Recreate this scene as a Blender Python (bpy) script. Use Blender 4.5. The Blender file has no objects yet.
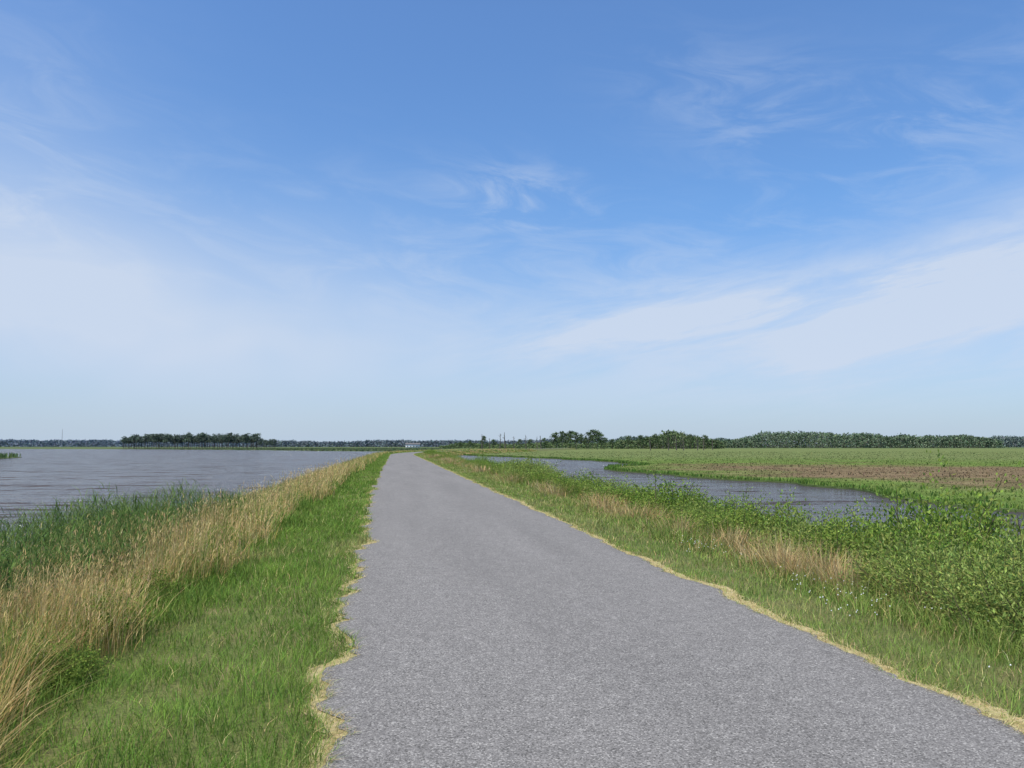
import bpy, math, numpy as np
from mathutils import Vector
R = np.random.default_rng(7)
sc = bpy.context.scene
COL = sc.collection
YAW = math.radians(8.07)
CY, SY = math.cos(YAW), math.sin(YAW)
def S(xc, d):
    return (xc*CY + d*SY, d*CY - xc*SY)

# ------------------------------------------------------------ helpers
def sstep(x, a, b):
    t = np.clip((x-a)/(b-a), 0, 1); return t*t*(3-2*t)
_lat = {}
def vnoise(x, y, scale, seed=0):
    if seed not in _lat:
        _lat[seed] = np.random.default_rng(1000+seed).random((256, 256))
    L = _lat[seed]
    x = np.asarray(x, float)/scale; y = np.asarray(y, float)/scale
    xi = np.floor(x).astype(int); yi = np.floor(y).astype(int)
    fx = x-xi; fy = y-yi
    fx = fx*fx*(3-2*fx); fy = fy*fy*(3-2*fy)
    g = lambda a, b: L[a % 256, b % 256]
    return (g(xi, yi)*(1-fx)+g(xi+1, yi)*fx)*(1-fy)+(g(xi, yi+1)*(1-fx)+g(xi+1, yi+1)*fx)*fy
def cshift(y):
    y = np.asarray(y, float)
    t = np.clip(y-150, 0, 150)
    return 0.0011*t*t + np.clip(y-300, 0, None)*0.33
PU = [-400,-11,-9,-7,-5,-3.5,-2.5,-1,4.3,5.1,6.3,7.6,9.2,10.6,12.5,400]
PZ = [-2,-2,-1.6,-1.15,-.65,-.22,-.05,0,0,-.08,-.42,-.85,-1.18,-1.6,-2,-2]
def zg(u): return np.interp(u, PU, PZ)
def eL(y):
    y = np.asarray(y, float)
    b = np.interp(y, [0,4,10,20,30,60,600], [-.38,-.38,-.42,-.6,-.8,-.9,-.9])
    return b + .20*(vnoise(y, 0, 1.0, 1)-.5) + .24*(vnoise(y, 0, .36, 2)-.5) + .09*(vnoise(y,0,.11,3)-.5)
def eR(y):
    y = np.asarray(y, float)
    return 3.5 + .14*(vnoise(y, 0, 1.5, 4)-.5) + .12*(vnoise(y, 0, .45, 5)-.5) + .06*(vnoise(y,0,.11,6)-.5)

def mesh_from(name, V, F, C=None):
    V = np.asarray(V, np.float32); F = np.asarray(F, np.int32)
    k = F.shape[1]; me = bpy.data.meshes.new(name)
    me.vertices.add(len(V)); me.vertices.foreach_set('co', V.ravel())
    me.loops.add(F.size); me.loops.foreach_set('vertex_index', F.ravel())
    me.polygons.add(len(F))
    me.polygons.foreach_set('loop_start', np.arange(len(F), dtype=np.int32)*k)
    me.polygons.foreach_set('loop_total', np.full(len(F), k, np.int32))
    me.update(calc_edges=True)
    if C is not None:
        a = me.color_attributes.new('col', 'FLOAT_COLOR', 'POINT')
        cc = np.ones((len(V), 4), np.float32); cc[:, :3] = C
        a.data.foreach_set('color', cc.ravel())
    return me
def add(name, me, mat=None, parent=None, label=None, category=None, kind=None, group=None, loc=None):
    o = bpy.data.objects.new(name, me); COL.objects.link(o)
    if mat and me is not None and not me.materials: me.materials.append(mat)
    if parent: o.parent = parent
    if label: o['label'] = label
    if category: o['category'] = category
    if kind: o['kind'] = kind
    if group: o['group'] = group
    if loc is not None: o.location = loc
    return o

# ------------------------------------------------------------ materials
def newmat(name):
    m = bpy.data.materials.new(name); m.use_nodes = True
    nt = m.node_tree; nt.nodes.clear()
    return m, nt, nt.nodes.new('ShaderNodeOutputMaterial')
def leafmat(name, trans=.35):
    m, nt, out = newmat(name); N = nt.nodes; L = nt.links
    a = N.new('ShaderNodeAttribute'); a.attribute_name = 'col'
    d = N.new('ShaderNodeBsdfDiffuse'); L.new(a.outputs['Color'], d.inputs[0]); last = d.outputs[0]
    if trans:
        t = N.new('ShaderNodeBsdfTranslucent'); L.new(a.outputs['Color'], t.inputs[0])
        mx = N.new('ShaderNodeMixShader'); mx.inputs[0].default_value = trans
        L.new(last, mx.inputs[1]); L.new(t.outputs[0], mx.inputs[2]); last = mx.outputs[0]
    L.new(last, out.inputs[0])
    return m
def noise_mat(name, c1, c2, scale=3, rough=.9, scale2=40, lo=.35, hi=.65):
    m, nt, out = newmat(name); N = nt.nodes; L = nt.links
    g = N.new('ShaderNodeNewGeometry')
    n = N.new('ShaderNodeTexNoise'); n.inputs['Scale'].default_value = scale; n.inputs['Detail'].default_value = 5
    L.new(g.outputs['Position'], n.inputs['Vector'])
    r = N.new('ShaderNodeValToRGB'); r.color_ramp.elements[0].position = lo; r.color_ramp.elements[1].position = hi
    r.color_ramp.elements[0].color = (*c1, 1); r.color_ramp.elements[1].color = (*c2, 1)
    L.new(n.outputs['Fac'], r.inputs[0])
    n2 = N.new('ShaderNodeTexNoise'); n2.inputs['Scale'].default_value = scale2; n2.inputs['Detail'].default_value = 3
    L.new(g.outputs['Position'], n2.inputs['Vector'])
    mr = N.new('ShaderNodeMapRange'); mr.inputs[1].default_value = .3; mr.inputs[2].default_value = .7
    mr.inputs[3].default_value = .7; mr.inputs[4].default_value = 1.25
    L.new(n2.outputs['Fac'], mr.inputs[0])
    vm = N.new('ShaderNodeVectorMath'); vm.operation = 'SCALE'
    L.new(r.outputs[0], vm.inputs[0]); L.new(mr.outputs[0], vm.inputs['Scale'])
    p = N.new('ShaderNodeBsdfPrincipled'); p.inputs['Roughness'].default_value = rough
    p.inputs['Specular IOR Level'].default_value = .2
    L.new(vm.outputs[0], p.inputs['Base Color'])
    b = N.new('ShaderNodeBump'); b.inputs['Strength'].default_value = .4; b.inputs['Distance'].default_value = .02
    L.new(n2.outputs['Fac'], b.inputs['Height']); L.new(b.outputs[0], p.inputs['Normal'])
    L.new(p.outputs[0], out.inputs[0])
    return m
def mrange(nt, sock, a, b, c, d, smooth=False):
    q = nt.nodes.new('ShaderNodeMapRange')
    if smooth: q.interpolation_type = 'SMOOTHSTEP'
    for i, val in zip((1,2,3,4), (a,b,c,d)): q.inputs[i].default_value = val
    nt.links.new(sock, q.inputs[0]); return q.outputs[0]
def mth(nt, op, a, b=None):
    q = nt.nodes.new('ShaderNodeMath'); q.operation = op
    for i, s in enumerate((a, b)):
        if s is None: continue
        if isinstance(s, (int, float)): q.inputs[i].default_value = s
        else: nt.links.new(s, q.inputs[i])
    return q.outputs[0]

M_GRASS = leafmat('grass_blades', .3); M_STRAW = leafmat('dry_straw', .3)
M_LEAF = leafmat('bush_leaves', .35); M_FAR = leafmat('tree_foliage', 0)
M_BARK = noise_mat('bark', (.07,.06,.05), (.16,.14,.12), 4)
M_STEM = noise_mat('stem', (.07,.06,.03), (.14,.12,.06), 10)
M_GROUND = noise_mat('embankment_soil', (.10,.14,.03), (.17,.16,.06), 1.3)
M_EDGE = noise_mat('dead_grass_mat', (.36,.29,.12), (.56,.47,.25), 14, scale2=120)
M_MARSH = noise_mat('marsh_mud', (.08,.12,.035), (.12,.15,.05), .03, scale2=.8)
M_WHITE = noise_mat('white_paint', (.7,.7,.7), (.8,.8,.8), 1)
M_ROOF = noise_mat('grey_shingle', (.12,.11,.11), (.2,.19,.18), 2)
M_DARK = noise_mat('window_glass', (.03,.035,.04), (.05,.055,.06), 1, rough=.2)
M_STEEL = noise_mat('galvanised_steel', (.3,.3,.32), (.4,.4,.42), 1, rough=.5)
M_PETAL = noise_mat('white_petals', (.6,.6,.55), (.8,.8,.75), 20)
m, nt, out = newmat('marsh_turf'); N = nt.nodes; L = nt.links
a = N.new('ShaderNodeAttribute'); a.attribute_name = 'col'
g = N.new('ShaderNodeNewGeometry')
q1 = N.new('ShaderNodeTexNoise'); q1.inputs['Scale'].default_value = .35; q1.inputs['Detail'].default_value = 7; q1.inputs['Roughness'].default_value = .7
L.new(g.outputs['Position'], q1.inputs['Vector'])
vm = N.new('ShaderNodeVectorMath'); vm.operation = 'SCALE'
L.new(a.outputs['Color'], vm.inputs[0]); L.new(mrange(nt, q1.outputs['Fac'], .35,.65,.55,1.3), vm.inputs['Scale'])
d = N.new('ShaderNodeBsdfDiffuse'); L.new(vm.outputs[0], d.inputs[0]); L.new(d.outputs[0], out.inputs[0])
M_TURF = m

# road : weathered tar and chip
m, nt, out = newmat('tar_and_chip'); N = nt.nodes; L = nt.links
g = N.new('ShaderNodeNewGeometry')
v = N.new('ShaderNodeTexVoronoi'); v.inputs['Scale'].default_value = 112
v2 = N.new('ShaderNodeTexVoronoi'); v2.inputs['Scale'].default_value = 200
n1 = N.new('ShaderNodeTexNoise'); n1.inputs['Scale'].default_value = .7; n1.inputs['Detail'].default_value = 5
mp = N.new('ShaderNodeMapping'); mp.inputs['Scale'].default_value = (1.6, .16, 1)
L.new(g.outputs['Position'], mp.inputs['Vector']); L.new(mp.outputs[0], n1.inputs['Vector'])
n2 = N.new('ShaderNodeTexNoise'); n2.inputs['Scale'].default_value = 7; n2.inputs['Detail'].default_value = 4
for q in (v, v2, n2): L.new(g.outputs['Position'], q.inputs['Vector'])
sep = N.new('ShaderNodeSeparateColor'); L.new(v.outputs['Color'], sep.inputs[0])
r = N.new('ShaderNodeValToRGB'); e = r.color_ramp.elements
e[0].position = 0; e[0].color = (.092,.087,.080,1); e[1].position = 1; e[1].color = (.41,.39,.355,1)
x_ = e.new(.3); x_.color = (.184,.173,.161,1)
x_ = e.new(.84); x_.color = (.248,.234,.218,1)
L.new(sep.outputs[0], r.inputs[0])
sep2 = N.new('ShaderNodeSeparateColor'); L.new(v2.outputs['Color'], sep2.inputs[0])
f = mth(nt, 'MULTIPLY', mrange(nt, n1.outputs['Fac'], .3,.7,.91,1.08), mrange(nt, n2.outputs['Fac'], .3,.7,.92,1.08))
f = mth(nt, 'MULTIPLY', f, mrange(nt, sep2.outputs[0], 0,1,.8,1.2))
vm = N.new('ShaderNodeVectorMath'); vm.operation = 'SCALE'; L.new(r.outputs[0], vm.inputs[0]); L.new(f, vm.inputs['Scale'])
p = N.new('ShaderNodeBsdfPrincipled'); p.inputs['Roughness'].default_value = .9; p.inputs['Specular IOR Level'].default_value = .15
L.new(vm.outputs[0], p.inputs['Base Color'])
b = N.new('ShaderNodeBump'); b.inputs['Strength'].default_value = .38; b.inputs['Distance'].default_value = .004
L.new(v.outputs['Distance'], b.inputs['Height']); b.invert = True
L.new(b.outputs[0], p.inputs['Normal']); L.new(p.outputs[0], out.inputs[0])
M_ROAD = m

# water
m, nt, out = newmat('marsh_water'); N = nt.nodes; L = nt.links
g = N.new('ShaderNodeNewGeometry')
mp = N.new('ShaderNodeMapping'); mp.inputs['Scale'].default_value = (.4, 1.2, 1); mp.inputs['Rotation'].default_value = (0,0,.2)
L.new(g.outputs['Position'], mp.inputs['Vector'])
w1 = N.new('ShaderNodeTexNoise'); w1.inputs['Scale'].default_value = 1.1; w1.inputs['Detail'].default_value = 4; w1.inputs['Roughness'].default_value = .62
w3 = N.new('ShaderNodeTexNoise'); w3.inputs['Scale'].default_value = .5; w3.inputs['Detail'].default_value = 6; w3.inputs['Roughness'].default_value = .8
w2 = N.new('ShaderNodeTexNoise'); w2.inputs['Scale'].default_value = .02; w2.inputs['Detail'].default_value = 4
for q in (w1, w2, w3): L.new(mp.outputs[0], q.inputs['Vector'])
b = N.new('ShaderNodeBump'); b.inputs['Strength'].default_value = 1.0
L.new(mrange(nt, w2.outputs['Fac'], .35,.65,1.2,2.0), b.inputs['Distance'])
L.new(w1.outputs['Fac'], b.inputs['Height'])
p = N.new('ShaderNodeBsdfPrincipled'); p.inputs['IOR'].default_value = 1.33
p.inputs['Base Color'].default_value = (.088,.074,.076,1)
p.inputs['Roughness'].default_value = .15
L.new(mrange(nt, w3.outputs['Fac'], .42,.60,.0,.68), p.inputs['Specular IOR Level'])
L.new(b.outputs[0], p.inputs['Normal']); L.new(p.outputs[0], out.inputs[0])
M_WATER = m

# ------------------------------------------------------------ ground sheet
def grid(us, ys, zf):
    U, Y = np.meshgrid(us, ys)
    X = U + cshift(Y)
    Z = zf(U, Y)
    V = np.stack([X, Y, Z], -1).reshape(-1, 3)
    nu, ny = len(us), len(ys)
    i = np.arange((ny-1)*nu).reshape(ny-1, nu)[:, :-1].ravel()
    F = np.stack([i, i+1, i+nu+1, i+nu], 1)
    return V, F
us = np.concatenate([[-7000,-3000,-1000,-300,-80,-30,-14], np.arange(-12, -2.4, .4), np.arange(-2.2, -.2, .4), np.linspace(0, 4.4, 8), np.arange(4.6, 14.5, .4), [16,30,80,300,1000,3000,7000]])
ys = np.concatenate([[-300,-100,-40], np.arange(-20, 60, .7), np.arange(60, 200, 4), np.arange(200, 640, 12), [700,1000,2000,4000,8000]])
def gz(U, Y):
    z = zg(U) + np.where(np.abs(U-1.5) > 3, .10*(vnoise(U, Y, 1.7, 9)-.5), 0)
    z = np.where((U > -1.4) & (U < 4), 0, z)
    return z - np.where(Y > 640, 1, 0)*(z+2)
V, F = grid(us, ys, gz)
add('ground', mesh_from('ground', V, F), M_GROUND, label='grassy earth embankment and low ground reaching the horizon', category='ground', kind='structure')

ysr = np.concatenate([np.arange(-12, 1, .2), np.arange(1, 25, .03), np.arange(25, 80, .12), np.arange(80, 620, 1.0)])
def strip(fl, fr, z, n, camber=0):
    a, b_ = fl(ysr), fr(ysr); rows = []
    for t in np.linspace(0, 1, n):
        u = a*(1-t)+b_*t
        rows.append(np.stack([u+cshift(ysr), ysr, np.full_like(ysr, z) + camber*(1-(2*t-1)**2)], -1))
    V = np.stack(rows, 1).reshape(-1, 3)
    i = np.arange((len(ysr)-1)*n).reshape(-1, n)[:, :-1].ravel()
    return V, np.stack([i, i+1, i+n+1, i+n], 1)
V, F = strip(eL, eR, .016, 9, .03)
add('road', mesh_from('road', V, F), M_ROAD, label='narrow weathered grey tar and chip road on the embankment', category='road', kind='structure')
outL = lambda y: eL(y)-.01-.15*vnoise(y, 3, .7, 11)**1.8-.06*vnoise(y, 3, .2, 12)
outR = lambda y: eR(y)+.02+.15*vnoise(y, 3, .9, 13)**1.4+.07*vnoise(y, 3, .2, 14)
V1, F1 = strip(outL, lambda y: eL(y)+.05, .008, 3)
V2, F2 = strip(lambda y: eR(y)-.05, outR, .008, 3)
add('road_verge', mesh_from('road_verge', np.vstack([V1, V2]), np.vstack([F1, F2+len(V1)])), M_EDGE, label='mat of bleached dead grass fringing the road edge', category='verge', kind='structure')

V = np.array([[-7000,-600,-1.2],[7000,-600,-1.2],[7000,7500,-1.2],[-7000,7500,-1.2]])
add('water', mesh_from('water', V, [[0,1,2,3]]), M_WATER, label='wind rippled blue grey marsh water', category='water', kind='structure')

# ------------------------------------------------------------ marsh land
def rough_poly(pts, step0, amp, seed):
    out_ = []
    n = len(pts)
    for i in range(n):
        a = np.array(pts[i]); b_ = np.array(pts[(i+1) % n]); L_ = np.linalg.norm(b_-a)
        if L_ > 600: k = 1
        else: k = max(1, int(L_/step0))
        for j in range(k):
            q = a+(b_-a)*j/k
            if k > 1 or j: q = q + amp*np.array([vnoise(q[0], q[1], 3*step0, seed)-.5, vnoise(q[0], q[1], 3*step0, seed+1)-.5])*2
            out_.append(q)
    return np.array(out_)
import bmesh
def island(name, pts, label, z=-1.10):
    bm = bmesh.new()
    vs = [bm.verts.new((a, b_, z)) for a, b_ in pts]
    lo = [bm.verts.new((a, b_, -1.9)) for a, b_ in pts]
    f_ = bm.faces.new(vs)
    n = len(vs)
    for i in range(n): bm.faces.new((vs[i], vs[(i+1) % n], lo[(i+1) % n], lo[i]))
    bmesh.ops.triangulate(bm, faces=[f_])
    bmesh.ops.recalc_face_normals(bm, faces=bm.faces)
    me = bpy.data.meshes.new(name); bm.to_mesh(me); bm.free()
    return add(name, me, M_MARSH, label=label, category='marsh', kind='structure')
def inpoly(x, y, P):
    c = np.zeros(len(x), bool); n = len(P)
    for i in range(n):
        x1, y1 = P[i]; x2, y2 = P[(i+1) % n]
        if y1 == y2: continue
        k = ((y1 > y) != (y2 > y)) & (x < (x2-x1)*(y-y1)/(y2-y1)+x1)
        c ^= k
    return c
bank = [(34,14),(29.5,22),(22.3,30),(20.6,38),(20.8,45.3),(22.6,54),(20.6,62),(17.0,74),(13.2,84.5),(11.0,100),(12.8,111),(19.8,124),(16.4,153),(6.5,190),(-6,225),(-30,300),(-60,420),(-60,900),(0,6500),(5500,6500),(5500,100),(200,5)]
P1 = rough_poly([S(*q) for q in bank], 2.0, 1.3, 21)
island('marsh', P1, 'flat tidal marsh with green and rust coloured grass')
P2 = rough_poly([S(*q) for q in [(-60,420),(-110,470),(-170,560),(-330,720),(-900,1000),(-2600,2000),(-2600,6500),(0,6500),(-58,800)]], 8, 6, 25)
island('marsh', P2, 'distant low green marsh shore beyond the open water')
P3 = rough_poly([S(*q) for q in [(-113,186),(-150,180),(-190,200),(-170,215),(-122,205)]], 4, 3, 27)
island('marsh', P3, 'small reedy marsh point in open water')

# ------------------------------------------------------------ blades
def blades(x, y, z, h, w, bend, col, seg=2, laz=None, curl=.35):
    n = len(x)
    if laz is None: laz = R.random(n)*2*np.pi
    waz = laz + np.pi/2 + (R.random(n)-.5)*1.6
    Vs = []
    lx, ly = np.cos(laz), np.sin(laz); wx, wy = np.cos(waz), np.sin(waz)
    for i in range(seg+1):
        t = i/seg
        cx = x+lx*bend*h*t**1.7; cy = y+ly*bend*h*t**1.7; cz = z+h*(t-curl*bend*t*t)
        ww = w*.5*(1-t**2)*(1 if i else .8)
        if i < seg:
            Vs.append(np.stack([cx-wx*ww, cy-wy*ww, cz], -1)); Vs.append(np.stack([cx+wx*ww, cy+wy*ww, cz], -1))
        else: Vs.append(np.stack([cx, cy, cz], -1))
    k = 2*seg+1
    V = np.stack(Vs, 1).reshape(-1, 3)
    f_ = []
    for i in range(seg-1):
        a = 2*i; f_ += [[a, a+1, a+3], [a, a+3, a+2]]
    a = 2*(seg-1); f_.append([a, a+1, a+2])
    F = (np.array(f_)[None]+(np.arange(n)*k)[:, None, None]).reshape(-1, 3)
    return V, F, np.repeat(col, k, axis=0), Vs[-1]
def merge(parts):
    V = []; F = []; C = []; o = 0
    for q in parts:
        V.append(q[0]); F.append(q[1]+o); C.append(q[2]); o += len(q[0])
    return np.vstack(V), np.vstack(F), np.vstack(C)
def lerp(a, b_, t): return np.array(a)[None]*(1-t[:, None])+np.array(b_)[None]*t[:, None]
def logy(n, a, b_): return np.exp(R.uniform(math.log(a), math.log(b_), n))
def jit(c, s=.25):
    n = len(c); k = np.exp(R.normal(0, s, n))[:, None]
    return np.clip(c*k*(1+R.normal(0, .07, (n, 3))), .005, .85)
def stuff(name, parts, mat, label, category):
    V, F, C = merge(parts)
    return add(name, mesh_from(name, V, F, C), mat, label=label, category=category, kind='stuff')

G1, G2, G3 = (.11,.195,.035), (.215,.33,.065), (.35,.35,.13)
# -- mown verge grass
parts = []
def verge(n, ulo, uhi, y0, y1, hmul=1, dry=0., outer=0):
    y = logy(n, y0, y1)
    lo = ulo(y) if callable(ulo) else ulo; hi = uhi(y) if callable(uhi) else uhi
    u = R.uniform(0, 1, n)*(hi-lo)+lo
    x = u+cshift(y); ns = vnoise(x, y, .35, 31)*.6+vnoise(x, y, 1.6, 32)*.4
    sc_ = np.maximum(1, y/6)**.75
    h = (.04+.15*ns**1.5+.06*R.random(n))*hmul
    if outer: h = h*(1+1.5*sstep(u, 4.3, 5.0))
    w = .0048*sc_
    c = lerp(G1, G2, np.clip(vnoise(x, y, .9, 33)*1.3-.15, 0, 1)*.6+.4*np.clip(vnoise(x, y, .25, 36), 0, 1))
    d = np.clip(sstep(vnoise(x, y, 1.3, 34)*.6+vnoise(x,y,.3,35)*.4, .58, .82)*.6+dry, 0, 1)
    c = c*(1-d[:, None])+np.array(G3)[None]*d[:, None]
    st = R.random(n) < (.05+.3*dry+.12*d)
    c[st] = (.50,.41,.19)
    return blades(x, y, zg(u)-.01, h, w, R.uniform(.2, 1.1, n), jit(c))
parts.append(verge(95000, -2.7, lambda y: outL(y)+.05, 2.2, 330, 1.2))
parts.append(verge(46000, lambda y: outR(y)-.05, 5.2, 3.0, 330, .8, .20, 1))
stuff('verge_grass', parts, M_GRASS, 'short green mown grass beside the road', 'grass')

# -- straw lying on the road edges
parts = []
for e_, s_, n in ((eL, -1, 10000), (eR, 1, 11000)):
    y = logy(n, 2.2, 160)
    u = e_(y)+s_*(R.random(n)**1.5*.20-.03)
    sc_ = np.maximum(1, y/6)**.75
    c = lerp((.44,.36,.15), (.66,.56,.31), R.random(n))
    g_ = R.random(n) < .22; c[g_] = G2
    parts.append(blades(u+cshift(y), y, np.full(n, .012), R.uniform(.015,.05,n), .004*sc_, R.uniform(.8,3,n), jit(c, .15), curl=.15))
stuff('straw', parts, M_STRAW, 'bleached straw clinging to the crumbling road edge', 'straw')

# -- tall dry grass left
T1, T2 = (.42,.29,.10), (.71,.54,.25)
GT1, GT2 = (.11,.19,.035), (.23,.32,.07)
parts = []
n = 44000
y = logy(n, 2.6, 420)
e0 = np.interp(y, [3,6,10,20,60], [-2.0,-2.2,-2.35,-2.3,-2.25])
u = e0-R.random(n)**1.15*np.interp(y, [3,8,12], [1.0,1.7,2.4])+.8*(vnoise(y, 0, 1.2, 41)-.5)
x = u+cshift(y); dens = vnoise(x, y, .6, 42)*.55+vnoise(x, y, 1.8, 44)*.45
keep = (R.random(n) < sstep(dens, .24, .58)+.06)
x, y, u, dens = x[keep], y[keep], u[keep], dens[keep]; n = len(x)
h = (.26+.55*vnoise(x, y, .8, 43)+.45*R.random(n)**2)*(1-.35*sstep(u, -2.9, -2.0))*np.interp(y, [3,7,11,40,200], [.85,.85,1,1,.9])
sc_ = np.maximum(1, y/7)**.8
c = jit(lerp(T1, T2, R.random(n)), .24)
gm = R.random(n) < .18+.45*(vnoise(x, y, 1.5, 45) > .56); c[gm] = jit(lerp(GT1, GT2, R.random(gm.sum())))
laz = R.normal(0.2, 1.6, n)
b1 = blades(x, y, zg(u)-.02, h, .0044*sc_, R.uniform(.05,.75,n)**1.4, c, 3, laz)
parts.append(b1)
tip = b1[3]
for k in range(4):
    sel = (y < 60) & (R.random(n) < .48) & ~gm
    m_ = sel.sum(); tt = tip[sel]
    cc = jit(np.tile([.60,.44,.21], (m_, 1)), .2)
    parts.append(blades(tt[:,0], tt[:,1], tt[:,2]-.03*k, R.uniform(.03,.08,m_), .0052*sc_[sel], R.uniform(.3,1.1,m_), cc, 2, laz[sel]+R.normal(0,.8,m_)))
for (uc, yc) in [(-1.9,3.7),(-2.0,4.1),(-2.2,4.7),(-2.3,5.3),(-2.5,6.0),(-2.7,7.0),(-2.9,8.2),(-2.7,9.6),(-2.6,4.9),(-2.9,6.0),(-2.4,7.8)]:
    m_ = 170
    a = R.uniform(0, 6.28, m_); rr = np.abs(R.normal(0, .10, m_))
    parts.append(blades(uc+rr*np.cos(a), yc+rr*np.sin(a), np.full(m_, float(zg(uc))-.02), R.uniform(.35,.75,m_), np.full(m_, .0042), R.uniform(.1,1.0,m_), jit(lerp(T1, T2, R.random(m_)), .15), 4, a, .4))
stuff('dry_grass', parts, M_STRAW, 'tall bleached golden grass with feathery seed heads', 'grass')

# -- mixed tall green grass on the shoulders
parts = []
n = 54000
y = logy(n, 2.6, 330); u = -1.8-R.random(n)*3.3; x = u+cshift(y)
k = vnoise(x, y, .9, 51) > .32+.14*sstep(y, 9, 16)
x, y, u = x[k], y[k], u[k]; n = len(x)
sc_ = np.maximum(1, y/7)**.8
h = (.14+.28*R.random(n)+.42*vnoise(x, y, .9, 52)**1.4)*(.45+.55*sstep(-u, 1.9, 2.6))
parts.append(blades(x, y, zg(u)-.02, h, .0065*sc_, R.uniform(.2,.9,n), jit(lerp((.10,.18,.03),(.22,.31,.07), R.random(n))), 3))
n = 8000
y = logy(n, 22, 420); u = -4.2-R.random(n)*3.6; x = u+cshift(y)
parts.append(blades(x, y, zg(u)-.02, R.uniform(.35,.75,n), .008*np.maximum(1, y/7)**.8, R.uniform(.2,.7,n), jit(lerp((.11,.18,.04),(.33,.31,.12), R.random(n))), 2))
# right slope weeds and grasses
n = 60000
y = logy(n, 4.0, 420); u = 4.6+R.random(n)**.9*4.8; x = u+cshift(y)
tanp = sstep(vnoise(x, y, 2.4, 53)*.65+vnoise(x, y, .7, 54)*.35, .47, .60)*.78
istan = R.random(n) < tanp
h = (.15+.36*vnoise(x, y, .8, 55)+.22*R.random(n))*(.25+.85*sstep(u, 4.7, 5.5))
h = np.where(istan, h*1.2, h)
c = lerp((.11,.18,.035), (.25,.32,.08), R.random(n))
c[istan] = lerp((.36,.25,.10), (.62,.48,.24), R.random(istan.sum()))
parts.append(blades(x, y, zg(u)-.02, h, .006*np.maximum(1, y/7)**.8, R.uniform(.2,.9,n), jit(c), 3))
for (uc, yc, hh) in [(5.3,9.3,.7),(5.5,10.0,.8),(5.2,10.7,.7),(5.6,11.3,.8),(5.7,13.6,.75),(5.3,15.0,.7),(5.4,18.5,.7),(6.2,19.5,.85),(5.4,21,.75),(6.2,25,.85),(5.3,27,.75),(6,33,.85),(5.3,36,.8),(5.8,45,.85),(5.3,50,.85),(6,64,.95),(5.4,75,1.),(5.8,90,1.),(5.5,110,1.1)]:
    m_ = 340
    a = R.uniform(0, 6.28, m_); rr = np.abs(R.normal(0, .26+yc*.007, m_))
    parts.append(blades(uc+cshift(yc)+rr*np.cos(a), yc+1.6*rr*np.sin(a), np.full(m_, float(zg(uc))-.04), hh*R.uniform(.45,1.0,m_), np.full(m_, .005*max(1, yc/7)**.8), R.uniform(.1,.7,m_), jit(lerp((.42,.29,.12), (.70,.54,.28), R.random(m_)), .2), 3, a, .4))
stuff('shoulder_grass', parts, M_GRASS, 'mixed knee high green and tan grasses on the embankment', 'grass')

# -- reeds left
parts = []
n = 6000
y = R.uniform(1.5, 26, n); u = np.interp(y, [3,9,14], [-2.6,-2.7,-3.2])-R.random(n)**1.1*5.8-.6*vnoise(y, 0, 3, 61); x = u
k = (vnoise(x, y, 1.1, 62) > .26) & ((y < 20) | (R.random(n) < .45))
x, y, u = x[k], y[k], u[k]; n = len(x)
H = (.85+.62*vnoise(x, y, 1.0, 63)+.42*R.random(n))*(1-.45*sstep(u, -4.8, -2.9))*(1-.45*sstep(y, 17, 26))
H = H + .32*sstep(-u, 5, 8)
laz = R.normal(.3, 1.1, n)
colr = lerp((.07,.13,.035), (.16,.225,.065), R.random(n))
parts.append(blades(x, y, zg(u)-.02, H, .009, R.uniform(.03,.25,n), jit(colr), 3, laz))
for i in range(10):
    t = .2+.75*i/10
    a = laz + i*2.4 + R.normal(0,.4,n)
    ll = R.uniform(.22,.48,n)
    parts.append(blades(x, y, zg(u)+H*t*.95, ll*.7, .012, R.uniform(.5,1.5,n), jit(colr), 3, a, .42))
stuff('reeds', parts, M_GRASS, 'dense stand of dark green reeds along the water', 'reeds')

# -- marsh surface colour sheet and grass
def marsh_col(X, Y):
    D = np.hypot(X, Y); xc = X*CY-Y*SY
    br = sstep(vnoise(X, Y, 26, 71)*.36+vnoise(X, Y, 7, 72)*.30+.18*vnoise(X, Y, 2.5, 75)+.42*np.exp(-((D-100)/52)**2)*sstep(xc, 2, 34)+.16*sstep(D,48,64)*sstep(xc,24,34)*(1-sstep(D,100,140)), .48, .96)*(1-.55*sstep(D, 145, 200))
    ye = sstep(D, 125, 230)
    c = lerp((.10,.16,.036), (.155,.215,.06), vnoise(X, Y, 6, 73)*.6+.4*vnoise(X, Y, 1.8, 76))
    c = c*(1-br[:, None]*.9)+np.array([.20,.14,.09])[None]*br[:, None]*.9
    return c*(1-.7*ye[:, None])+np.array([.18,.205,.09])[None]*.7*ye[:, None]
ds = np.exp(np.linspace(math.log(20), math.log(900), 260)); ths = np.linspace(-.5, .85, 230)
DD, TH = np.meshgrid(ds, ths, indexing='ij'); xc_ = DD*np.tan(TH)
gx = (xc_*CY+DD*SY).ravel(); gy = (DD*CY-xc_*SY).ravel()
ins = inpoly(gx, gy, P1)
nt_ = len(ths); i = np.arange((len(ds)-1)*nt_).reshape(-1, nt_)[:, :-1].ravel()
F = np.stack([i, i+nt_, i+nt_+1, i+1], 1); F = F[ins[F].all(1)]
used = np.unique(F); remap = -np.ones(len(gx), int); remap[used] = np.arange(len(used))
V = np.stack([gx[used], gy[used], np.full(len(used), -1.085)], 1)
add('marsh_turf', mesh_from('marsh_turf', V, remap[F], marsh_col(V[:,0], V[:,1])), M_TURF, label='low turf of the marsh in green and rust bands', category='marsh', kind='structure')
parts = []
n = 90000
D = np.exp(R.uniform(math.log(24), math.log(400), n)); th = R.uniform(-.45, .66, n)
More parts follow.
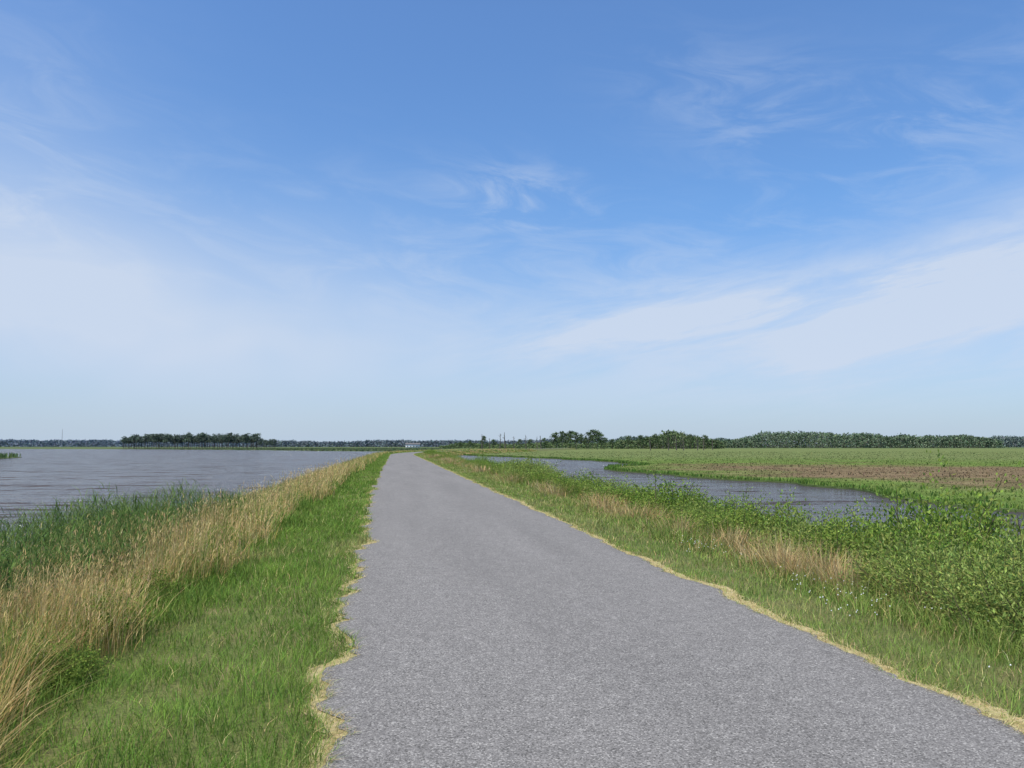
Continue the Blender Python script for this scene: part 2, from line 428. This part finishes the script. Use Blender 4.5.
xc = D*np.tan(th); X = xc*CY+D*SY; Y = D*CY-xc*SY
k = inpoly(X, Y, P1) & ((X-cshift(Y) > 9.5))
X, Y, D, xc = X[k], Y[k], D[k], xc[k]; n = len(X)
parts.append(blades(X, Y, np.full(n, -1.1), R.uniform(.07,.24,n)*(.4+1.2*vnoise(X, Y, 3, 74)), .0013*D*R.uniform(.6,1.4,n), R.uniform(.4,1.5,n), jit(marsh_col(X, Y)*1.15, .14), 2))
ii = R.integers(0, 120, 14000); q = P1[ii]+(P1[(ii+1) % len(P1)]-P1[ii])*R.random(14000)[:, None]+R.normal(0,.6,(14000,2))
k = inpoly(q[:,0], q[:,1], P1); q = q[k]; dd = np.hypot(q[:,0], q[:,1]); n = len(q)
parts.append(blades(q[:,0], q[:,1], np.full(n,-1.12), R.uniform(.2,.45,n), .0012*dd, R.uniform(.1,.5,n), jit(lerp((.10,.18,.035),(.16,.25,.06), R.random(n)), .15), 2))
for P_, nn, hh in ((P3, 2500, 1.5),):
    q = np.stack([R.uniform(P_[:,0].min(), P_[:,0].max(), nn), R.uniform(P_[:,1].min(), P_[:,1].max(), nn)], 1)
    q = q[inpoly(q[:,0], q[:,1], P_)]; n = len(q)
    parts.append(blades(q[:,0], q[:,1], np.full(n,-1.12), R.uniform(.7,1,n)*hh, np.full(n,.3), R.uniform(.1,.4,n), jit(lerp((.09,.15,.05),(.15,.21,.08), R.random(n)), .15), 2))
n = 14000
q = np.stack(S(R.uniform(-340,-50,n), R.uniform(440,900,n)), 1); k = inpoly(q[:,0], q[:,1], P2); q = q[k]; n = len(q)
parts.append(blades(q[:,0], q[:,1], np.full(n,-1.12), R.uniform(.5,1.2,n), np.full(n,1.2), R.uniform(.1,.4,n), jit(lerp((.10,.145,.07),(.17,.195,.10), R.random(n)), .15), 2))
stuff('marsh_grass', parts, M_GRASS, 'green and rust brown salt marsh grass', 'grass')

# -- clover flowers
n = 260
y = R.uniform(4.5, 14, n); u = R.uniform(3.9, 5.2, n)
k = vnoise(u, y, .8, 81) > .5; y, u = y[k], u[k]
V = []; F = []
oc = np.array([[1,0,0],[-1,0,0],[0,1,0],[0,-1,0],[0,0,1],[0,0,-1]], float)
of = np.array([[0,2,4],[2,1,4],[1,3,4],[3,0,4],[2,0,5],[1,2,5],[3,1,5],[0,3,5]])
for i in range(len(y)):
    F.append(of+6*i); V.append(oc*.008+np.array([u[i], y[i], .12+.08*R.random()+zg(u[i])]))
add('clover_flowers', mesh_from('clover_flowers', np.vstack(V), np.vstack(F)), M_PETAL, label='tiny white clover blossoms in the verge', category='flowers', kind='stuff')

# ------------------------------------------------------------ tubes / bushes / trees
def tube(pts, rad, sides=5):
    pts = np.asarray(pts, float); n = len(pts); V = []; F = []
    for i in range(n):
        d = pts[min(i+1, n-1)]-pts[max(i-1, 0)]; d = d/np.linalg.norm(d)
        a = np.cross(d, [0.3,1,.1]); a /= np.linalg.norm(a); b_ = np.cross(d, a)
        for s in range(sides):
            t = 2*math.pi*s/sides; V.append(pts[i]+rad[i]*(a*math.cos(t)+b_*math.sin(t)))
    for i in range(n-1):
        for s in range(sides):
            F.append([i*sides+s, i*sides+(s+1) % sides, (i+1)*sides+(s+1) % sides, (i+1)*sides+s])
    return np.array(V), np.array(F)
def mergeq(parts):
    V = []; F = []; o = 0
    for v_, f_ in parts: V.append(v_); F.append(f_+o); o += len(v_)
    return np.vstack(V), np.vstack(F)
def leafcloud(P, dirs, ln, wd, col):
    n = len(P)
    d = dirs/np.linalg.norm(dirs, axis=1)[:, None]
    r_ = R.normal(0, 1, (n, 3)); s = np.cross(d, r_); s /= np.linalg.norm(s, axis=1)[:, None]
    nn = np.cross(d, s)
    a = P; t = P+d*ln[:, None]; mid = P+d*ln[:, None]*.45+nn*ln[:, None]*.08
    l_ = mid+s*wd[:, None]*.5; r2 = mid-s*wd[:, None]*.5
    V = np.stack([a, r2, t, l_], 1).reshape(-1, 3)
    F = (np.array([[0,1,2],[0,2,3]])[None]+(np.arange(n)*4)[:, None, None]).reshape(-1, 3)
    return V, F, np.repeat(col, 4, axis=0)
def make_bush(seed, H, Rr, ns, nl, ln, wd, c1, c2, jitr=.05, name='bush', shoot=.10):
    stems = []; P = []; Dd = []; C = []
    for i in range(ns):
        a = R.uniform(0, 2*np.pi); r_ = Rr*math.sqrt(R.random()); lump = .78+.38*vnoise(math.cos(a)*2+seed*5, math.sin(a)*2, 1, 90)
        hz = H*(1-.42*(r_/Rr)**2)*R.uniform(.72,1.08)*lump
        if R.random() < shoot: hz *= 1.15
        base = np.array([R.normal(0,.18*Rr), R.normal(0,.18*Rr), -.05])
        t = np.linspace(0, 1, 6); dx = np.array([math.cos(a), math.sin(a), 0])
        wig = R.normal(0, .03, (6, 3))*H; wig[0] = 0
        pts = base+dx*r_*(t**.7)[:, None]+np.array([0,0,1])*(hz*t**.95)[:, None]+wig
        if i % 3 == 0: stems.append(tube(pts, np.linspace(.009, .0025, 6)*H, 4))
        tl = R.uniform(.08, 1.0, nl)**.8
        p_ = np.stack([np.interp(tl, t, pts[:, k]) for k in range(3)], 1)
        off = R.normal(0, jitr, (nl, 3))*(1.25-tl[:, None]*.8)*2
        P.append(p_+off); dd = off/np.maximum(np.linalg.norm(off, axis=1), 1e-4)[:, None]+dx*.3+np.array([0,0,.7]); Dd.append(dd+R.normal(0,.35,(nl,3)))
        shade = R.random()
        C.append(np.tile(np.array(c1)*(1-shade)+np.array(c2)*shade, (nl, 1)))
    P = np.vstack(P); P[:, 2] = np.maximum(P[:, 2], .02); n = len(P)
    V, F, C = leafcloud(P, np.vstack(Dd), ln*R.uniform(.6,1.25,n), wd*R.uniform(.7,1.2,n), jit(np.vstack(C), .2))
    fol = mesh_from(name+'_foliage', V, F, C); fol.materials.append(M_LEAF)
    v_, f_ = mergeq(stems); st = mesh_from(name+'_stems', v_, f_); st.materials.append(M_STEM)
    return st, fol
small = [make_bush(i, 1.0, .66, 130, 85, .050, .016, (.19,.26,.06), (.35,.42,.12), .04) for i in range(3)]
broad = [make_bush(i+5, 1.0, .66, 145, 95, .038, .023, (.13,.215,.035), (.27,.37,.075), .05, 'bush', 0) for i in range(3)]
bram = [make_bush(i+9, 1.0, .8, 125, 80, .042, .028, (.13,.20,.035), (.28,.36,.08), .05) for i in range(3)]
rust = [make_bush(i+15, .8, .7, 80, 60, .045, .018, (.38,.26,.10), (.50,.39,.17), .05) for i in range(2)]
labels = {'f': 'feathery grey green shrub on the embankment slope', 'b': 'taller broad leaved bright green shrub above the water', 'r': 'low bramble thicket of mixed green leaves', 't': 'low shrub with rusty tan withered leaves'}
def put_bush(u, y, H, kind, W=None):
    lib = {'f': small, 'b': broad, 'r': bram, 't': rust}[kind]
    st, fol = lib[int(R.integers(0, len(lib)))]
    e = bpy.data.objects.new('bush', None); COL.objects.link(e); e.empty_display_size = .2
    e.location = (u+float(cshift(y)), y, float(zg(u))-.03); W = W or H
    e.rotation_euler = (0, 0, R.uniform(0, 6.28)); e.scale = (W, W, H)
    e['label'] = labels[kind]; e['category'] = 'bush'; e['group'] = 'shrubs along the embankment'
    for nm, me in (('stem', st), ('foliage', fol)):
        o = bpy.data.objects.new(nm, me); COL.objects.link(o); o.parent = e
for u, y, H, k, W in [
    (5.75,5.9,.8,'f',1.0),(5.65,6.8,.9,'f',1.1),(6.6,6.9,1.3,'f',1.4),(5.85,7.7,1.0,'f',1.1),(6.9,8.0,1.5,'f',1.5),(5.9,8.6,.95,'f',1.1),(6.5,9.2,1.25,'b',1.3),
    (7.6,9.2,1.5,'f',1.5),(7.0,10.2,1.4,'f',1.4),(7.75,11.0,2.1,'b',1.6),(8.3,11.6,1.85,'b',1.5),(6.5,10.9,1.05,'r',1.2),(8.4,9.8,1.6,'f',1.5),(8.6,7.8,1.5,'f',1.5),
    (7.1,12.0,1.3,'b',1.3),(7.9,13.2,1.45,'b',1.4),(6.8,13.2,1.15,'f',1.2),(7.5,14.6,1.45,'b',1.4),(6.3,13.2,.65,'t',.9),(6.3,12.1,.8,'r',1.0),
    (6.3,14.9,.9,'r',1.2),(7.1,15.7,1.2,'r',1.3),(7.7,16.6,1.35,'b',1.4),(6.7,17.2,1.1,'f',1.2),(7.4,18.1,1.35,'b',1.4),(6.3,18.4,.65,'t',1.0),(6.2,16.5,.8,'r',1.1),(7.2,19.7,1.15,'r',1.4),(6.4,20.2,.85,'r',1.2),(7.7,20.4,1.35,'b',1.3)]:
    put_bush(u, y, H, k, W)
y = 21.5
while y < 200:
    k = 'brfbr'[int(R.integers(0, 5))]
    H = R.uniform(.95, 1.4)*(.78+.5*float(vnoise(y, 0, 5, 97)))
    put_bush(R.uniform(6.5, 7.6), y, H, k, H*R.uniform(1.1, 1.5))
    if R.random() < .85: put_bush(R.uniform(5.6, 6.5), y+R.uniform(0, 2), R.uniform(.6, .95), 'rrbft'[int(R.integers(0, 5))], R.uniform(.9, 1.3))
    y += R.uniform(.75, 1.5)*(1+y/60)
for u, y, H, k in [(-2.5,7.6,.45,'b'),(-2.7,9.3,.45,'r'),(-2.5,11.8,.45,'b'),(-2.3,6.2,.35,'r'),(-2.8,14.,.5,'b'),(-3.1,8.4,.5,'b')]:
    put_bush(u, y, H, k, H*1.2)

# ---- trees
def make_tree(seed, H, crown0, cr, nclump, nleaf, lsz, c1, c2, dead=False, trunk_r=.18):
    parts_ = []; t = np.linspace(0, 1, 7)
    lean = R.normal(0, .03, 2)*H
    pts = np.stack([lean[0]*t**2, lean[1]*t**2, H*.97*t-.3], 1)+R.normal(0,.06,(7,3))*np.array([1,1,0])
    parts_.append(tube(pts, np.linspace(trunk_r, trunk_r*.25, 7), 6))
    P = []; C = []
    for i in range(nclump):
        tz = crown0+(1-crown0)*(i+.5)/nclump
        a = R.uniform(0, 6.28); prof = math.sin(math.pi*min(1, (tz-crown0)/(1-crown0)*.8+.18))**.7
        rr = cr*prof*R.uniform(.3,1.05)
        b0 = np.array([np.interp(tz*.93, t, pts[:, k]) for k in range(3)])
        b1_ = b0+np.array([math.cos(a)*rr, math.sin(a)*rr, R.uniform(.0,.12)*H*(.5 if not dead else 1)])
        parts_.append(tube([b0, (b0+b1_)/2+np.array([0,0,.15]), b1_], [trunk_r*.35, trunk_r*.2, trunk_r*.08], 4))
        if not dead:
            s_ = R.uniform(.5, 1.0)*cr*.34
            P.append(b1_+R.normal(0, 1, (nleaf, 3))*np.array([s_, s_, s_*.5]))
            k_ = R.random(); C.append(np.tile(np.array(c1)*(1-k_)+np.array(c2)*k_, (nleaf, 1)))
    v_, f_ = mergeq(parts_); tr = mesh_from('trunk', v_, f_); tr.materials.append(M_BARK)
    if dead: return tr, None
    P = np.vstack(P); n = len(P)
    V, F, C = leafcloud(P, R.normal(0,1,(n,3))+np.array([0,0,.3]), lsz*R.uniform(.6,1.3,n), lsz*.6*R.uniform(.6,1.3,n), jit(np.vstack(C), .25))
    cm = mesh_from('crown', V, F, C); cm.materials.append(M_FAR)
    return tr, cm
PG1, PG2 = (.06,.09,.045), (.11,.15,.07)
pines = [make_tree(i, 14, .42, 3.3, 18, 36, .9, PG1, PG2) for i in range(5)]
PF1, PF2 = (.08,.11,.085), (.12,.155,.11)  # far pines: distance haze mixed into the crown colours
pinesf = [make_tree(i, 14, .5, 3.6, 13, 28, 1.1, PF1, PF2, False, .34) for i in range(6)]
deads = [make_tree(i, 9, .35, 1.9, 11, 0, 0, PG1, PG2, True, .34) for i in range(3)]
def put_tree(xc, d, H, kind, group):
    lib, base, nm = {'p': (pines, 14, 'pine_tree'), 'f': (pinesf, 14, 'pine_tree'), 'd': (deads, 9, 'dead_tree')}[kind]
    tr, cm = lib[int(R.integers(0, len(lib)))]
    e = bpy.data.objects.new(nm, None); COL.objects.link(e)
    wx, wy = S(xc, d); e.location = (wx, wy, -1.1); s_ = H/base; e.scale = (s_*R.uniform(.85,1.2),)*2+(s_,); e.rotation_euler = (0,0,R.uniform(0,6.28))
    e['label'] = 'bare grey dead tree standing in the marsh' if kind == 'd' else 'tall pine with thin trunk and ragged dark crown'
    e['category'] = 'tree'; e['group'] = group
    for n_, me in (('trunk', tr), ('crown', cm)):
        if me is None: continue
        o = bpy.data.objects.new(n_, me); COL.objects.link(o); o.parent = e
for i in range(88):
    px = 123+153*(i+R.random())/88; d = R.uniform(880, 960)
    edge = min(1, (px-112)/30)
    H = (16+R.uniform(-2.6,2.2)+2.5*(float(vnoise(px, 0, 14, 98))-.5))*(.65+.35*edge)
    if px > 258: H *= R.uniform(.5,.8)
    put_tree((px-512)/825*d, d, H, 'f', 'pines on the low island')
P4 = rough_poly([S(*q) for q in [(-440,870),(-340,860),(-240,880),(-230,960),(-430,990)]], 10, 6, 29)
island('marsh', P4, 'low wooded island across the water')
for px, d, H in [(553,620,12),(557,640,14),(562,630,15),(566,650,13.5),(571,640,15.5),(576,620,14),(581,650,13),(588,630,14.5),(592,640,16.5),(597,625,15.5),(601,640,13),(604,655,10),(484,700,12),(494,720,9),(520,680,9),(530,700,9),(545,690,10),(470,760,8),(460,800,7),(612,680,9),(586,660,10),(628,700,12),(640,720,13),(655,700,13.5),(668,710,12.5),(690,720,13.5),(705,715,13)]:
    put_tree((px-512)/825*d, d, H, 'p', 'scattered pines at the marsh edge')
for px, d, H in [(500,560,12),(505,600,13.5),(514,560,10),(526,600,11.5),(537,560,10),(541,600,11),(482,600,12),(490,600,9),(650,500,9),(668,520,9),(676,520,10),(683,500,9),(697,510,10),(703,520,9),(712,540,8)]:
    put_tree((px-512)/825*d, d, H, 'd', 'dead trees in the marsh')

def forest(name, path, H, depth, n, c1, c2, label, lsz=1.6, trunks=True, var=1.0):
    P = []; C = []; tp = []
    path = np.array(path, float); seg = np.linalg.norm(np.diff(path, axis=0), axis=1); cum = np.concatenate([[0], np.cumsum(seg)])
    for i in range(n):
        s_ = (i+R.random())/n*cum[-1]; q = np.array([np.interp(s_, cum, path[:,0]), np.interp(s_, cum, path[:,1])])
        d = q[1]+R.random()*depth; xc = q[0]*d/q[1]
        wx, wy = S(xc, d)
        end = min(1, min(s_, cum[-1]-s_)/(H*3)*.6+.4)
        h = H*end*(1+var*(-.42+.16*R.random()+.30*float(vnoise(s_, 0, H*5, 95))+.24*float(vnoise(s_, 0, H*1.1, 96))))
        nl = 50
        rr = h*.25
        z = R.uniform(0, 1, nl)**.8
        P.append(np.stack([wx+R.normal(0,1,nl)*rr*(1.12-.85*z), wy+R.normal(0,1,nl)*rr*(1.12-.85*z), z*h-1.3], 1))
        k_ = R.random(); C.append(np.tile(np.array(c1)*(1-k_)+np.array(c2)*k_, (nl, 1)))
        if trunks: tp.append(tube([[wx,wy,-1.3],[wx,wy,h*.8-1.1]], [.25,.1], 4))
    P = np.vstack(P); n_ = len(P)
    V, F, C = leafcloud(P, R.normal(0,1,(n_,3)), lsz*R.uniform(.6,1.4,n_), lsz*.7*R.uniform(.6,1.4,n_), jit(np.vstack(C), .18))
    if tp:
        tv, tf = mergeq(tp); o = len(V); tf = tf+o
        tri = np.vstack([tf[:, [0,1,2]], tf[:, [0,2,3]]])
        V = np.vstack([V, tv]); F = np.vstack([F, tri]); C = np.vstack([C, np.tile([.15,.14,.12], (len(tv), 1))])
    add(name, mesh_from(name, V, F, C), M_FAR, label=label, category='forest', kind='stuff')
def pp(px, d): return ((px-512)/825*d, d)  # farther lines below: aerial haze put into lighter, bluer leaf colours
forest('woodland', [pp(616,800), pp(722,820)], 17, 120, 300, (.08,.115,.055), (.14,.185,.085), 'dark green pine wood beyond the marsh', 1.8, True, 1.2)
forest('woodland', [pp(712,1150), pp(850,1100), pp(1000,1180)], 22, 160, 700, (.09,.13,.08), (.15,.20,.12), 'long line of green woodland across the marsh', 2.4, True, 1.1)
forest('woodland', [pp(960,1700), pp(1120,1700)], 22, 160, 420, (.12,.16,.15), (.165,.21,.19), 'distant woodland line with haze painted into its leaf colours', 3.2, False)
forest('woodland', [pp(590,1700), pp(760,1700)], 22, 160, 420, (.11,.15,.13), (.15,.195,.165), 'distant woodland line with haze painted into its leaf colours', 3.2, False)
forest('woodland', [pp(-160,2300), pp(130,2400), pp(280,2300)], 20, 300, 850, (.14,.18,.23), (.18,.225,.27), 'far woodland across the water, leaves tinted bluish to stand for haze', 4, False, .7)
forest('woodland', [pp(250,2200), pp(400,2200), pp(620,2000)], 17, 300, 900, (.14,.175,.20), (.18,.215,.23), 'far woodland across the water, leaves tinted bluish to stand for haze', 4, False, .9)
forest('shoreline_scrub', [pp(440,900), pp(560,850), pp(640,800)], 6, 60, 260, (.10,.15,.07), (.18,.23,.10), 'low scrub at the edge of the marsh', 1.4, False)

# ---- distant house
def box(x0,x1,y0,y1,z0,z1):
    V = np.array([[x,y,z] for z in (z0,z1) for y in (y0,y1) for x in (x0,x1)], float)
    return V, np.array([[0,2,3,1],[4,5,7,6],[0,1,5,4],[2,6,7,3],[0,4,6,2],[1,3,7,5]])
hx, hy = S(*pp(413, 1050))
house = add('white_house', None, label='white clapboard house with grey roof far across the marsh', category='house', loc=(hx, hy, -1.1))
add('wall', mesh_from('wall', *mergeq([box(-9,9,-4,4,0,4.8)])), M_WHITE, parent=house)
V = np.array([[-9.5,-4.6,4.8],[9.5,-4.6,4.8],[9.5,4.6,4.8],[-9.5,4.6,4.8],[-9.5,0,6.6],[9.5,0,6.6]])
me = bpy.data.meshes.new('roof'); me.from_pydata(V.tolist(), [], [(0,1,5,4),(2,3,4,5),(1,2,5),(3,0,4),(3,2,1,0)]); add('roof', me, M_ROOF, parent=house)
for i in range(4):
    a = -7+i*3.8
    add('window', mesh_from('window', *box(a,a+1.2,-4.06,-3.9,1.3,2.9)), M_DARK, parent=house)
add('door', mesh_from('door', *box(7.0,8.1,-4.06,-3.9,.05,2.2)), M_ROOF, parent=house)

# ---- radio mast
mx_, my_ = S(*pp(63, 1900)); pr = []
for a in range(3):
    t = a*2.094; pr.append(tube([[math.cos(t)*.8, math.sin(t)*.8, 0],[math.cos(t)*.25, math.sin(t)*.25, 42]], [.18,.1], 4))
for k in range(20):
    z = k*2.1; r0 = .8-.55*z/42; r1 = .8-.55*(z+2.1)/42
    for a in range(3):
        t = a*2.094; t2 = (a+1)*2.094
        pr.append(tube([[math.cos(t)*r0, math.sin(t)*r0, z],[math.cos(t2)*r1, math.sin(t2)*r1, z+2.1]], [.07,.07], 4))
add('radio_mast', mesh_from('radio_mast', *mergeq(pr)), M_STEEL, label='slender lattice radio mast above far trees', category='mast', loc=(mx_, my_, -1))

# ------------------------------------------------------------ world
w = bpy.data.worlds.new('World'); sc.world = w; w.use_nodes = True
nt = w.node_tree; N = nt.nodes; L = nt.links; N.clear()
SEL, SAZ = math.radians(60), math.radians(235)
sky = N.new('ShaderNodeTexSky'); sky.sky_type = 'NISHITA'; sky.sun_disc = False
sky.sun_elevation = SEL; sky.sun_rotation = SAZ; sky.air_density = 1.0; sky.dust_density = .6; sky.ozone_density = 1.5
tc = N.new('ShaderNodeTexCoord'); sp = N.new('ShaderNodeSeparateXYZ'); L.new(tc.outputs['Generated'], sp.inputs[0])
mm = lambda op, a, b=None: mth(nt, op, a, b)
A = mm('SUBTRACT', mm('ARCTAN2', sp.outputs[0], sp.outputs[1]), YAW)
E = mm('ARCSINE', sp.outputs[2])
def rot(ca, ce, r_):
    a = mm('SUBTRACT', A, ca); e_ = mm('SUBTRACT', E, ce); c, s = math.cos(r_), math.sin(r_)
    return mm('ADD', mm('MULTIPLY', a, c), mm('MULTIPLY', e_, s)), mm('SUBTRACT', mm('MULTIPLY', e_, c), mm('MULTIPLY', a, s))
def gauss(ca, ce, ra, re, r_=0):
    u_, v_ = rot(ca, ce, r_); u_ = mm('DIVIDE', u_, ra); v_ = mm('DIVIDE', v_, re)
    return mm('POWER', 2.718, mm('MULTIPLY', mm('ADD', mm('MULTIPLY', u_, u_), mm('MULTIPLY', v_, v_)), -1.0))
def nz(r_, sx, sy, scale, detail, dist, lo, hi, seed):
    u_, v_ = rot(0, 0, r_); cb = N.new('ShaderNodeCombineXYZ')
    L.new(mm('MULTIPLY', u_, sx), cb.inputs[0]); L.new(mm('MULTIPLY', v_, sy), cb.inputs[1]); cb.inputs[2].default_value = seed
    q = N.new('ShaderNodeTexNoise'); q.inputs['Scale'].default_value = scale; q.inputs['Detail'].default_value = detail
    q.inputs['Distortion'].default_value = dist; q.inputs['Roughness'].default_value = .62
    L.new(cb.outputs[0], q.inputs['Vector']); return mrange(nt, q.outputs['Fac'], lo, hi, 0, 1, True)
nA = nz(.16, 1, 5.5, 4.4, 7, .4, .32, .64, 3.1)
nB = nz(-.15, 1, 3.4, 7.5, 7, .8, .40, .72, 8.7)
nC = nz(.1, 1, 1.6, 2.6, 3, 0, .3, .7, 1.3)
def add_(a, b): return mm('ADD', a, b)
def sc_m(a, k): return mm('MULTIPLY', a, k)
def mixn(n_, k): return mm('ADD', mm('MULTIPLY', n_, 1-k), k)
d = sc_m(mm('MULTIPLY', gauss(-.48,.15,.33,.105,-.10), mixn(nC,.7)), .86)
d = add_(d, sc_m(mm('MULTIPLY', gauss(-.58,.27,.15,.16,.1), mixn(nB,.5)), .46))
d = add_(d, sc_m(mm('MULTIPLY', gauss(.38,.165,.28,.044,.06), mixn(nA,.40)), .92))
d = add_(d, sc_m(mm('MULTIPLY', gauss(.58,.20,.20,.065,.35), mixn(nA,.50)), .90))
d = add_(d, sc_m(mm('MULTIPLY', gauss(.42,.09,.34,.045,.06), mixn(nA,.45)), .75))
d = add_(d, sc_m(mm('MULTIPLY', gauss(.01,.30,.085,.035,-.08), nB), .50))
d = add_(d, sc_m(mm('MULTIPLY', gauss(.30,.38,.14,.06,-.3), nB), .30))
d = add_(d, sc_m(mm('MULTIPLY', gauss(.50,.34,.16,.06,.3), nB), .30))
d = add_(d, sc_m(mm('MULTIPLY', gauss(.12,.14,.16,.035,.15), nA), .55))
d = add_(d, sc_m(mm('MULTIPLY', gauss(.15,.22,.25,.05,.1), nB), .22))
d = add_(d, sc_m(mm('MULTIPLY', gauss(-.10,.11,.45,.08,0), mixn(nC,.4)), .36))
d = add_(d, sc_m(mm('MULTIPLY', gauss(-.18,.24,.25,.09,-.1), mixn(nB,.3)), .26))
d = mm('MINIMUM', d, .92)
hz = sc_m(mm('POWER', 2.718, mm('DIVIDE', mm('MULTIPLY', mm('ABSOLUTE', E), -1), .07)), .8)
def mixc(fac, a, col):
    q = N.new('ShaderNodeMix'); q.data_type = 'RGBA'; L.new(fac, q.inputs[0]); L.new(a, q.inputs[6]); q.inputs[7].default_value = (*col, 1); return q.outputs[2]
rp = N.new('ShaderNodeValToRGB'); el = rp.color_ramp.elements
L.new(mm('DIVIDE', E, 1.57), rp.inputs[0])
el[0].position = 0; el[0].color = (.26,.31,.41,1); el[1].position = 1; el[1].color = (.36,.40,.43,1)
for pos, c_ in ((.06,(.265,.355,.475)),(.18,(.31,.44,.57)),(.32,(.36,.485,.625)),(.5,(.36,.43,.49))):
    q = el.new(pos); q.color = (*c_, 1)
ml = N.new('ShaderNodeVectorMath'); ml.operation = 'MULTIPLY'; L.new(sky.outputs[0], ml.inputs[0]); L.new(rp.outputs[0], ml.inputs[1])
ms = N.new('ShaderNodeVectorMath'); ms.operation = 'SCALE'; ms.inputs['Scale'].default_value = 3.0; L.new(ml.outputs[0], ms.inputs[0])
c0 = mixc(hz, ms.outputs[0], (5.1, 6.4, 8.1))
c1_ = mixc(d, c0, (6.1, 7.0, 8.5))
bg = N.new('ShaderNodeBackground'); bg.inputs['Strength'].default_value = .1
L.new(c1_, bg.inputs[0]); wo = N.new('ShaderNodeOutputWorld'); L.new(bg.outputs[0], wo.inputs[0])

# sun
sd = Vector((math.sin(SAZ)*math.cos(SEL), math.cos(SAZ)*math.cos(SEL), math.sin(SEL)))
sl = bpy.data.lights.new('sun', 'SUN'); sl.energy = 4.7; sl.angle = math.radians(.5); sl.color = (1, .95, .87)
so = bpy.data.objects.new('sun', sl); COL.objects.link(so); so.rotation_euler = sd.to_track_quat('Z', 'Y').to_euler(); so.location = (0,0,50)

# camera
cd = bpy.data.cameras.new('camera'); cd.lens = 29.0; cd.sensor_width = 36; cd.clip_end = 20000; cd.clip_start = .05
co = bpy.data.objects.new('camera', cd); COL.objects.link(co); co.location = (0, 0, 1.62)
co.rotation_euler = (math.radians(90+4.3), 0, -YAW)
sc.camera = co
sc.view_settings.view_transform = 'Standard'; sc.view_settings.look = 'None'; sc.view_settings.exposure = 0
